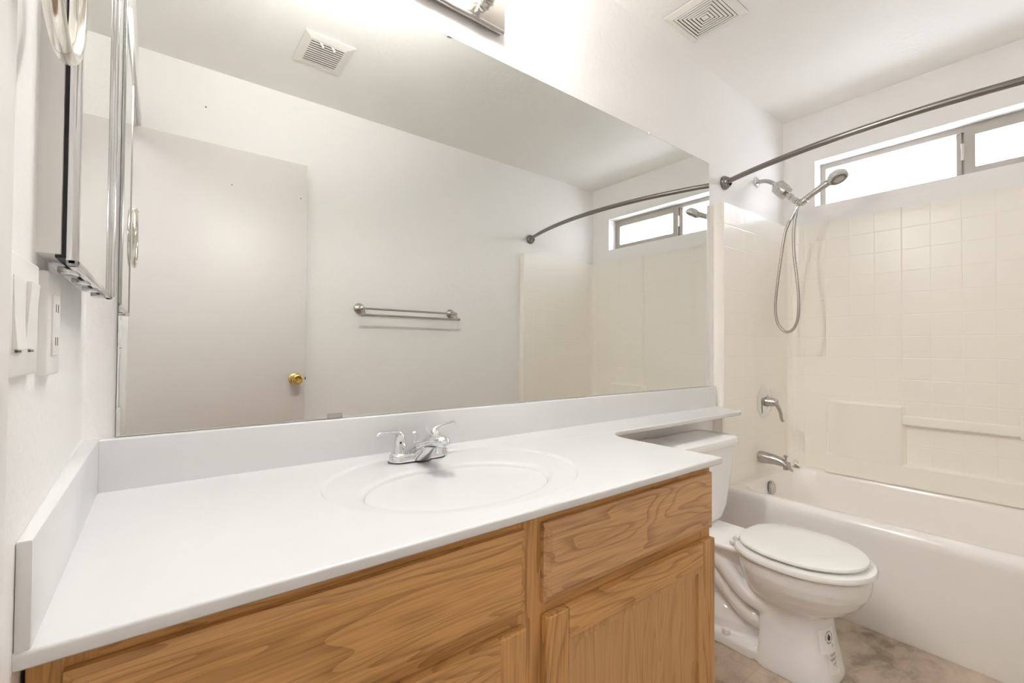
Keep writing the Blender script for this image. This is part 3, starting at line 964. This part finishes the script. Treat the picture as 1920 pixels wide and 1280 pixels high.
obj('bowl', b, M_PORC, to, mods=[fuse])
b = new()
loft(b, [egg(TX, -0.525, 0.182, 0.203, 0.19, 0.3585, pb=2.6), egg(TX, -0.525, 0.187, 0.208, 0.195, 0.363, pb=2.6), egg(TX, -0.525, 0.188, 0.209, 0.196, 0.370, pb=2.6), egg(TX, -0.525, 0.184, 0.205, 0.193, 0.377, pb=2.6), egg(TX, -0.525, 0.174, 0.194, 0.184, 0.380, pb=2.6)])
obj('seat', b, M_SEAT, to)
b = new()
loft(b, [egg(TX, -0.525, 0.160, 0.176, 0.172, 0.3865, pb=2.5), egg(TX, -0.525, 0.170, 0.186, 0.180, 0.3890, pb=2.5), egg(TX, -0.525, 0.1725, 0.188, 0.182, 0.3935, pb=2.5), egg(TX, -0.525, 0.170, 0.186, 0.180, 0.3985, pb=2.5), egg(TX, -0.525, 0.160, 0.176, 0.170, 0.4025, pb=2.5), egg(TX, -0.525, 0.10, 0.11, 0.10, 0.4045, pb=2.5), egg(TX, -0.525, 0.02, 0.02, 0.02, 0.405)])
obj('lid', b, M_SEAT, to)
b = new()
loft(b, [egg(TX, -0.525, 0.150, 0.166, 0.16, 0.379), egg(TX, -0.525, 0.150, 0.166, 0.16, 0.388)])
obj('lid_gap_shade', b, M_DARK, to)  # dark disc inset as painted shade in the gap between seat and lid
for sgn in (-1, 1):
    b = new()
    box(b, TX + sgn * 0.075 - 0.022, TX + sgn * 0.075 + 0.022, -0.325, -0.352, 0.3585, 0.374, 0.004, 3)
    tube(b, [(TX + sgn * 0.075 - 0.02, -0.347, 0.382), (TX + sgn * 0.075 + 0.02, -0.347, 0.382)], 0.010, 14)
    obj('seat_hinge', b, M_SEAT, to)
    b = new(); lathe(b, (TX + sgn * 0.104, -0.318, 0.034), (0, 0, 1), [(0.0135, 0), (0.0135, 0.014), (0.011, 0.0185), (0, 0.0195)], 20); obj('bolt_cap', b, M_WHITEP, to)


def rrect(cx_, cy_, hx, hy, r, z, n=6):
    pts = []
    for sx_, sy_, a0 in ((1, -1, -90), (1, 1, 0), (-1, 1, 90), (-1, -1, 180)):
        for i in range(n + 1):
            a = math.radians(a0 + 90 * i / n)
            pts.append(Vector((cx_ + sx_ * (hx - r) + r * math.cos(a), cy_ + sy_ * (hy - r) + r * math.sin(a), z)))
    return pts


b = new()
loft(b, [rrect(TX, -0.100, 0.105, 0.075, 0.05, 0.3555), rrect(TX, -0.105, 0.125, 0.085, 0.06, 0.362), rrect(TX, -0.108, 0.150, 0.089, 0.06, 0.378), rrect(TX, -0.110, 0.175, 0.0905, 0.055, 0.42),
         rrect(TX, -0.110, 0.195, 0.091, 0.05, 0.50), rrect(TX, -0.112, 0.212, 0.092, 0.045, 0.59), rrect(TX, -0.113, 0.222, 0.092, 0.04, 0.66)])
obj('tank', b, M_PORC, to)
b = new()
loft(b, [rrect(TX, -0.113, 0.236, 0.099, 0.05, 0.6605), rrect(TX, -0.113, 0.243, 0.103, 0.05, 0.666), rrect(TX, -0.113, 0.245, 0.104, 0.05, 0.680), rrect(TX, -0.113, 0.240, 0.101, 0.05, 0.692), rrect(TX, -0.113, 0.225, 0.092, 0.045, 0.699), rrect(TX, -0.113, 0.14, 0.05, 0.03, 0.702)])
obj('tank_lid', b, M_PORC, to)
b = new(); lathe(b, (TX - 0.165, -0.2035, 0.615), (0, -1, 0), [(0.016, 0), (0.016, 0.005), (0.008, 0.009), (0.008, 0.018), (0, 0.019)]); tube(b, [(TX - 0.165, -0.218, 0.615), (TX - 0.13, -0.224, 0.610), (TX - 0.09, -0.226, 0.606)], [0.006, 0.006, 0.007], 12); obj('flush_lever', b, M_CHROME, to)


# water rating label wrapped on the front left of the pedestal
def ped_pt(u, z):
    """point on the pedestal skin; u degrees around, from straight front towards the vanity side"""
    f = min(max(z / 0.10, 0), 1) if z < 0.10 else 1 + (z - 0.10) / 0.08
    if f <= 1:
        yc, hx, hf, p = -0.52 + 0.005 * f, 0.1305 - 0.0145 * f, 0.1195 - 0.0115 * f, 2.55
    else:
        f -= 1
        yc, hx, hf, p = -0.515 + 0.005 * f, 0.116 - 0.010 * f, 0.108 - 0.008 * f, 2.45
    a = math.radians(-90 - u)
    c, s = math.cos(a), math.sin(a)
    x = hx * math.copysign(abs(c) ** (2 / p), c) if abs(c) > 1e-9 else 0
    y = hf * math.copysign(abs(s) ** (2 / p), s)
    nrm = Vector((x / hx ** 2, y / hf ** 2, 0.10)).normalized()
    return Vector((TX + x, yc + y, z)), nrm


def patch(bm, u0, u1, z0, z1, lift, nu=8, nz=4):
    g = [[None] * (nz + 1) for _ in range(nu + 1)]
    for i in range(nu + 1):
        for k in range(nz + 1):
            p, n_ = ped_pt(u0 + (u1 - u0) * i / nu, z0 + (z1 - z0) * k / nz)
            g[i][k] = bm.verts.new(p + n_ * lift)
    for i in range(nu):
        for k in range(nz):
            bm.faces.new((g[i][k], g[i + 1][k], g[i + 1][k + 1], g[i][k + 1]))


b = new(); patch(b, 0, 36, 0.100, 0.168, 0.0022); patch(b, 0, 22, 0.030, 0.100, 0.0022); la = obj('label_sticker', b, M_LABEL, to)
b = new()
for i in range(26):                                   # ring of tiny lettering around the drop
    a = 2 * PI * i / 26
    if i % 7 == 3:
        continue
    u, z = 13 + 8.5 * math.cos(a), 0.143 + 0.0165 * math.sin(a)
    patch(b, u - 0.55, u + 0.55, z - 0.0016, z + 0.0016, 0.0028, 1, 1)
drop = []
for i in range(20):
    a = 2 * PI * i / 20
    r = 1.0
    dz = 0.0085 * math.cos(a)
    w_ = 3.6 * math.sin(a) * (1.0 if dz < 0 else max(0.0, 1 - (dz / 0.0105) ** 1.2) ** 0.8)
    p, n_ = ped_pt(13 + w_, 0.142 + dz * (1.0 if dz < 0 else 1.35))
    drop.append(b.verts.new(p + n_ * 0.0028))
b.faces.new(drop)
obj('water_drop_print', b, M_INK, la, smooth=False)
b = new()
for z, u0, u1 in ((0.119, 4, 9), (0.114, 5, 9), (0.094, 3, 17), (0.090, 3, 15), (0.080, 3, 17), (0.076, 6, 16), (0.066, 3, 12), (0.062, 5, 12), (0.054, 3, 6)):
    u = u0
    k = 0
    while u < u1:
        wd = 0.8 + 0.9 * ((k * 37) % 5) / 5
        patch(b, u, min(u + wd, u1), z - 0.0012, z + 0.0012, 0.0028, 1, 1)
        u += wd + 0.5
        k += 1
obj('printed_text', b, M_INKG, la, smooth=False)

# ------------------------------------------------------------------ bathtub
ZR = 0.405
XB = W - TH                 # surround face on the window wall
tb = thing('bathtub', 'white alcove bathtub with smooth front apron beside the toilet', 'bathtub', (2.65, -0.77, 0))
yA, yB = -0.001, -D + 0.001


def tubring(x0, x1, y0, y1, r, z, n=8):
    return rrect((x0 + x1) / 2, (y0 + y1) / 2, (x1 - x0) / 2, abs(y1 - y0) / 2, r, z, n)


b = new()
XI = T + 0.075
outer = [(T + 0.004, 0.0), (T - 0.001, 0.02), (T - 0.004, 0.20), (T, 0.33), (T - 0.003, 0.36), (T, 0.385), (T + 0.008, 0.399), (T + 0.022, ZR)]
rings = [tubring(x, W - 0.002, yB, yA, 0.004, z) for x, z in outer]
inner = [(0.055, ZR), (0.063, ZR - 0.003), (0.070, ZR - 0.012), (0.076, ZR - 0.03)]
for d_, z in inner:
    rings.append(tubring(T + d_, XB - (d_ - 0.04), yB + TH + d_ - 0.02, yA - TH - d_ + 0.02, 0.10, z))
rings.append(tubring(T + 0.085, XB - 0.05, yB + 0.13, yA - 0.115, 0.11, 0.30))
rings.append(tubring(T + 0.10, XB - 0.065, yB + 0.19, yA - 0.135, 0.12, 0.18))
rings.append(tubring(T + 0.12, XB - 0.085, yB + 0.24, yA - 0.155, 0.12, 0.11))
rings.append(tubring(T + 0.16, XB - 0.125, yB + 0.29, yA - 0.195, 0.10, 0.075))
rings.append(tubring(T + 0.25, XB - 0.22, yB + 0.40, yA - 0.29, 0.06, 0.068))
loft(b, rings, cap0=True, cap1=True)
obj('tub_shell', b, M_TUB, tb, angle=60)
b = new(); lathe(b, (2.615, -0.112, 0.352), (0, -1, 0.12), [(0.034, 0), (0.034, 0.006), (0.030, 0.010), (0.004, 0.011), (0, 0.010)], 32); obj('overflow_plate', b, M_SATIN, tb)
b = new(); lathe(b, (2.64, -0.34, 0.068), (0, 0, 1), [(0.035, 0), (0.035, 0.003), (0.02, 0.004), (0.018, 0.012), (0, 0.014)], 28); obj('tub_drain', b, M_SATIN, tb)

# ------------------------------------------------------------------ shower surround
ZS = 1.787
su = thing('shower_surround', 'cream moulded tile-pattern shower surround above the bathtub', 'shower surround', (2.65, -0.77, ZR))
ROFF = 0.05
for sgn, y_w, y_f in ((1, WB - 0.0005, -TH), (-1, -D + 0.0015, -D + TH)):
    b = new()
    r = ROFF
    if sgn > 0:
        poly = [(T, y_w), (T, y_f + 0.006), (T + 0.006, y_f)] + [(XB - r, y_f)] + [(XB - r + r * math.sin(a), y_f - r + r * math.cos(a)) for a in [math.radians(k * 11.25) for k in range(1, 9)]] + [(W - 0.001, y_f - r), (W - 0.001, y_w)]
    else:
        poly = [(T, y_w), (T, y_f - 0.006), (T + 0.006, y_f)] + [(XB - r, y_f)] + [(XB - r + r * math.sin(a), y_f + r - r * math.cos(a)) for a in [math.radians(k * 11.25) for k in range(1, 9)]] + [(W - 0.001, y_f + r), (W - 0.001, y_w)]
    prism(b, poly, 'Z', ZR, ZS)
    obj('end_panel', b, M_SURR_END, su, angle=30)
YA, YB2 = -TH - ROFF, -D + TH + ROFF
b = new(); box(b, XB, W - 0.001, YA, -0.556, ZR, ZS); obj('back_panel', b, M_SURR_BACK, su, smooth=False)
b = new(); box(b, XB + 0.005, W - 0.001, -0.556, -0.981, ZR, ZS)
prism(b, [(XB, -0.552), (XB + 0.005, -0.560), (XB + 0.006, -0.552)], 'Z', 0.8, ZS)
obj('back_panel', b, M_SURR_BACK, su, smooth=False)
b = new(); box(b, XB, W - 0.001, -0.981, YB2, ZR, ZS); obj('back_panel', b, M_SURR_BACK, su, smooth=False)
# bump-out band with the two soap ledges and the recess between
PB = 0.040


def ledge(y_soft, y_sharp, sgn):
    bb = new()
    z0, z1 = 0.500, 0.789
    n = 8
    # face polygon in plan: fades into the wall at y_soft, slanted return at y_sharp
    plan = [(XB + 0.004, y_soft), (XB - PB * 0.55, y_soft + sgn * 0.03), (XB - PB, y_soft + sgn * 0.08), (XB - PB, y_sharp - sgn * 0.006), (XB - PB + 0.003, y_sharp), (XB + 0.006, y_sharp + sgn * 0.016)]
    rr = []
    for z, s in ((z0, 1), (z1 - 0.006, 1), (z1 - 0.001, 0.9), (z1 + 0.003, 0.55)):
        rr.append([Vector((XB + 0.006 + (x - XB - 0.006) * s, y, z)) for x, y in plan])
    loft(bb, rr)
    return bb


obj('soap_ledge', ledge(-0.235, -0.557, -1), M_SURR, su, angle=30)
obj('soap_ledge', ledge(-1.302, -0.980, 1), M_SURR, su, angle=30)
b = new()
prism(b, [(XB + 0.006, ZR), (XB - PB - 0.006, ZR), (XB - PB, 0.44), (XB - PB, 0.498), (XB - PB + 0.004, 0.503), (XB + 0.006, 0.509)], 'Y', -0.235, -1.302)
obj('lower_band', b, M_SURR, su, angle=30)
b = new()
box(b, XB - 0.028, XB - 0.002, -0.561, -0.953, 0.700, 0.745, 0.006, 3)
obj('grab_bar', b, M_SURR, su)
# recess end caps that hold the bar
b = new(); box(b, XB - 0.029, XB - 0.0, -0.5575, -0.5625, 0.705, 0.750, 0.001); obj('bar_bracket', b, M_SURR, su)
b = new(); box(b, XB - 0.029, XB - 0.0, -0.950, -0.980, 0.69, 0.789, 0.004); obj('bar_bracket', b, M_SURR, su)

# ------------------------------------------------------------------ shower valve, spout
sv = thing('shower_valve', 'round brushed shower valve plate with single lever above the tub spout', 'shower valve', (2.693, -TH, 0.786))
b = new(); lathe(b, (2.693, -TH + 0.001, 0.786), (0, -1, 0), [(0.088, 0), (0.088, 0.003), (0.080, 0.008), (0.055, 0.012), (0.036, 0.014), (0.034, 0.010), (0.0, 0.010)], 48); obj('plate', b, M_CHROME, sv)
b = new(); lathe(b, (2.693, -TH - 0.006, 0.786), (0, -1, 0), [(0.026, 0), (0.026, 0.016), (0.0245, 0.018), (0.022, 0.040), (0.020, 0.052), (0.015, 0.060), (0, 0.063)], 28); hb_ = obj('hub', b, M_SATIN, sv)
b = new(); pth = smooth_path([(2.695, -TH - 0.045, 0.785), (2.702, -TH - 0.062, 0.768), (2.712, -TH - 0.072, 0.735), (2.722, -TH - 0.074, 0.700), (2.726, -TH - 0.080, 0.684)], 6)
tube(b, pth, [0.014 - 0.005 * abs(i / len(pth) - 0.2) * 1.2 for i in range(len(pth))], 14, flat=0.7); obj('lever', b, M_SATIN, sv)

ts = thing('tub_spout', 'brushed nickel tub spout with lift diverter knob', 'faucet', (2.635, -TH, 0.497))
b = new()
rr = []
for yy, zc, hw, hh in ((0.0, 0.0, 0.030, 0.030), (-0.006, 0.0, 0.031, 0.031), (-0.03, 0.0, 0.0295, 0.0295), (-0.07, -0.001, 0.026, 0.026), (-0.105, -0.006, 0.0235, 0.023), (-0.125, -0.012, 0.0225, 0.0225), (-0.140, -0.022, 0.0215, 0.021), (-0.1485, -0.034, 0.0195, 0.014)):
    til = min(1, abs(yy) / 0.148) ** 4
    rr.append([Vector((2.635 + hw * math.cos(a), -TH + yy - til * 0.012 * math.sin(a) * -1.0, 0.497 + zc + hh * math.sin(a))) for a in [2 * PI * i / 28 for i in range(28)]])
loft(b, rr)
lathe(b, (2.635, -TH - 0.131, 0.492), (0, -0.12, -1), [(0.0185, 0), (0.019, 0.036), (0.015, 0.036), (0.0145, 0.028), (0, 0.028)], 24)
obj('spout_body', b, M_SATIN, ts)
b = new(); lathe(b, (2.635, -TH - 0.128, 0.500), (0, 0, 1), [(0.005, 0), (0.005, 0.016), (0.011, 0.021), (0.012, 0.024), (0.008, 0.027), (0, 0.0275)], 20); obj('diverter_knob', b, M_SATIN, ts)

hk = thing('suction_hook', 'small clear plastic suction hook on the tub corner ledge behind the spout', 'hook', (2.965, -0.10, ZR))
b = new(); lathe(b, (2.962, -0.098, ZR - 0.001), (0, 0, 1), [(0.019, 0), (0.017, 0.004), (0.008, 0.008), (0.007, 0.012), (0, 0.013)], 24); obj('suction_cup', b, M_CLEAR, hk)
b = new(); pth = [(2.962, -0.098 + 0.011 * math.sin(a), ZR + 0.022 - 0.011 * math.cos(a)) for a in [math.radians(k * 15) for k in range(0, 20)]]
tube(b, pth, 0.0022, 10); obj('loop', b, mat('cloudy_plastic', (0.66, 0.62, 0.52), 0.3), hk)

# ------------------------------------------------------------------ shower head set
SX = 2.715
sh = thing('handheld_shower', 'chrome handheld shower set on a wall arm with filter and looped metal hose', 'shower head', (SX, WB, 2.0))
b = new(); lathe(b, (SX, WB, 2.001), (0, -1, 0), [(0.030, 0), (0.030, 0.003), (0.024, 0.009), (0.014, 0.011), (0, 0.011)], 32); obj('wall_flange', b, M_CHROME, sh)
b = new(); tube(b, smooth_path([(SX, 0.0, 2.001), (SX, -0.04, 1.995), (SX - 0.003, -0.068, 1.982), (SX - 0.006, -0.092, 1.962), (SX - 0.008, -0.11, 1.945)], 6), 0.0108, 16); obj('arm', b, M_SATIN, sh)
ax = Vector((0, -0.66, -0.75)).normalized()
p0 = Vector((SX - 0.008, -0.093, 1.962))
b = new(); lathe(b, p0, ax, [(0.014, 0), (0.018, 0.006), (0.030, 0.018), (0.036, 0.026), (0.037, 0.052), (0.0355, 0.054), (0.0355, 0.056), (0.0375, 0.058), (0.037, 0.080), (0.033, 0.090), (0.014, 0.094), (0.0, 0.094)], 32); obj('filter_body', b, M_SOFTCHROME, sh)
b = new()
lathe(b, p0 + ax * 0.093, ax, [(0.013, 0), (0.013, 0.016), (0.0165, 0.017), (0.0165, 0.034), (0.013, 0.036), (0.013, 0.050), (0.016, 0.052), (0.016, 0.070), (0.0, 0.072)], 20)
obj('swivel_joint', b, M_SOFTCHROME, sh)
pj = p0 + ax * 0.160
b = new()
br = pj + Vector((0, -0.030, -0.010))
tube(b, [pj, pj + Vector((0, -0.018, -0.006)), br], [0.012, 0.012, 0.014], 14)
hdir = Vector((0.0, -0.158, 0.086)).normalized()
lathe(b, br - hdir * 0.014, hdir, [(0.0155, 0), (0.0175, 0.004), (0.0175, 0.028), (0.016, 0.032), (0.0, 0.032)], 20)
obj('bracket', b, M_SOFTCHROME, sh)
b = new()
hs = br - hdir * 0.028
hp = [hs + hdir * s + Vector((0, 0, 0.010)) * math.sin(min(s / 0.2, 1) * PI) * 0.6 for s in (0, 0.01, 0.03, 0.06, 0.10, 0.14, 0.165, 0.185)]
tube(b, hp, [0.010, 0.0135, 0.0145, 0.0145, 0.0150, 0.0165, 0.017, 0.014], 16)
obj('wand_handle', b, M_SATIN, sh)
hc = hp[-1] + hdir * 0.016
fd = Vector((-0.22, -0.42, -0.88)).normalized()      # spray direction
b = new(); lathe(b, hc - fd * 0.020, fd, [(0.0, -0.006), (0.018, -0.005), (0.034, 0.002), (0.044, 0.016), (0.0455, 0.027), (0.043, 0.034), (0.037, 0.036), (0.0, 0.035)], 36)
ho = obj('spray_head', b, mat('white_chrome_spray', (0.62, 0.62, 0.60), 0.25, 0.5), sh)
b = new(); lathe(b, hc + fd * 0.0148, fd, [(0.035, 0), (0.0345, 0.002), (0.030, 0.0025), (0.025, 0.0018), (0.024, 0.003), (0.0, 0.0035)], 36); obj('spray_face', b, M_GREYP, ho)
fu, fv = frame_axes(fd)
b = new()
for k in range(22):
    a = 2 * PI * k / 22
    lathe(b, hc + fd * 0.0165 + (fu * math.cos(a) + fv * math.sin(a)) * 0.030, fd, [(0.0018, 0), (0.0015, 0.003), (0, 0.0032)], 8)
obj('nozzle', b, M_BLACK, ho)
b = new(); lathe(b, hc + fd * 0.0175, fd, [(0.021, 0), (0.021, 0.001), (0.017, 0.0022), (0, 0.0028)], 28); obj('center_disc', b, M_SATIN, ho)
b = new()
HX = SX - 0.006
hose = [(HX, -0.205, 1.808), (HX, -0.184, 1.775), (HX, -0.160, 1.73), (HX, -0.142, 1.676), (HX, -0.121, 1.538), (HX, -0.103, 1.397), (HX, -0.095, 1.283), (HX, -0.106, 1.211), (HX, -0.131, 1.172), (HX, -0.159, 1.162), (HX, -0.186, 1.182), (HX, -0.204, 1.235), (HX, -0.208, 1.331), (HX, -0.200, 1.443), (HX, -0.188, 1.556), (HX, -0.184, 1.668), (HX, -0.190, 1.736), (HX, -0.198, 1.778), (hs.x, hs.y, hs.z)]
hp_ = smooth_path(hose, 14)
tube(b, hp_, [0.0068 + (0.0004 if i % 2 else -0.0004) for i in range(len(hp_))], 14)
obj('hose', b, mat('braided_steel_hose', (0.42, 0.40, 0.37), 0.35, 0.9), sh)
b = new(); tube(b, [(HX, -0.170, 1.748), (HX, -0.184, 1.775), (HX, -0.200, 1.802), (HX, -0.207, 1.815)], [0.009, 0.0105, 0.011, 0.010], 14); obj('hose_nut', b, M_CHROME, sh)

# ------------------------------------------------------------------ curved curtain rod
cr = thing('curtain_rod', 'curved brushed nickel shower curtain rod spanning above the bathtub', 'curtain rod', (2.355, -D / 2, 1.912))
RZ0 = 1.912
xe, bulge = 2.352, 0.150
Rr = ((D / 2) ** 2 + bulge ** 2) / (2 * bulge)
b = new()
pts = []
for i in range(61):
    y = -0.02 - (D - 0.04) * i / 60
    dy = y + D / 2
    x = xe - bulge + (Rr - math.sqrt(Rr * Rr - dy * dy))
    pts.append((x, y, RZ0))
tube(b, pts, 0.0125, 18)
obj('rod', b, M_SATIND, cr)
for y, s in ((WB, -1), (-D, 1)):
    b = new(); lathe(b, (xe, y, RZ0), (0, s, 0), [(0.033, 0), (0.035, 0.006), (0.034, 0.012), (0.030, 0.018), (0.027, 0.019), (0.026, 0.026), (0.020, 0.033), (0.019, 0.022), (0, 0.022)], 36); obj('flange', b, M_SATIND, cr)
for y in (-0.04, -D + 0.04):
    dy = y + D / 2
    x = xe - bulge + (Rr - math.sqrt(Rr * Rr - dy * dy))
    b = new(); tube(b, [(x + (0.004), y + (0.02 if y > -0.5 else -0.02), RZ0), (x - 0.004, y - (0.012 if y > -0.5 else -0.012), RZ0)], 0.0095, 14)
    obj('swivel_end', b, M_SATIND, cr)

# ------------------------------------------------------------------ double towel bar on the far wall
tw = thing('towel_bar', 'brushed nickel double towel bar on the wall, seen in the mirror', 'towel bar', (1.34, -D, 1.29))
for x in (1.029, 1.650):
    b = new(); lathe(b, (x, -D, 1.296), (0, 1, 0), [(0.031, 0), (0.031, 0.005), (0.027, 0.010), (0.021, 0.015), (0.012, 0.020), (0.009, 0.03), (0.009, 0.055), (0.012, 0.06), (0, 0.068)], 28); fo = obj('flange', b, M_SATIN, tw)
    b = new(); tube(b, smooth_path([(x, -D + 0.06, 1.296), (x, -D + 0.078, 1.284), (x, -D + 0.09, 1.268), (x, -D + 0.098, 1.256)], 4), 0.006, 10); obj('arm', b, M_SATIN, tw)
b = new(); tube(b, [(1.020, -D + 0.061, 1.293), (1.659, -D + 0.061, 1.293)], 0.0062, 14)
for x in (1.020, 1.659):
    lathe(b, (x, -D + 0.061, 1.293), (1 if x > 1.3 else -1, 0, 0), [(0.008, 0), (0.0095, 0.004), (0.006, 0.009), (0, 0.012)], 14)
obj('bar', b, M_SATIN, tw)
b = new(); tube(b, [(1.020, -D + 0.098, 1.254), (1.659, -D + 0.098, 1.254)], 0.0062, 14)
for x in (1.020, 1.659):
    lathe(b, (x, -D + 0.098, 1.254), (1 if x > 1.3 else -1, 0, 0), [(0.008, 0), (0.0095, 0.004), (0.006, 0.009), (0, 0.012)], 14)
obj('bar', b, M_SATIN, tw)

# baseboards (low trim along the walls)
b = new(); box(b, 0.72, T - 0.006, -D + 0.012, -D, 0, 0.07, 0.002); struct(obj('baseboard_front', b, M_TRIM), 'white baseboard')
b = new(); box(b, XR + 0.001, T - 0.006, WB, -0.010, 0, 0.07, 0.002); struct(obj('baseboard_back', b, M_TRIM), 'white baseboard behind the toilet')
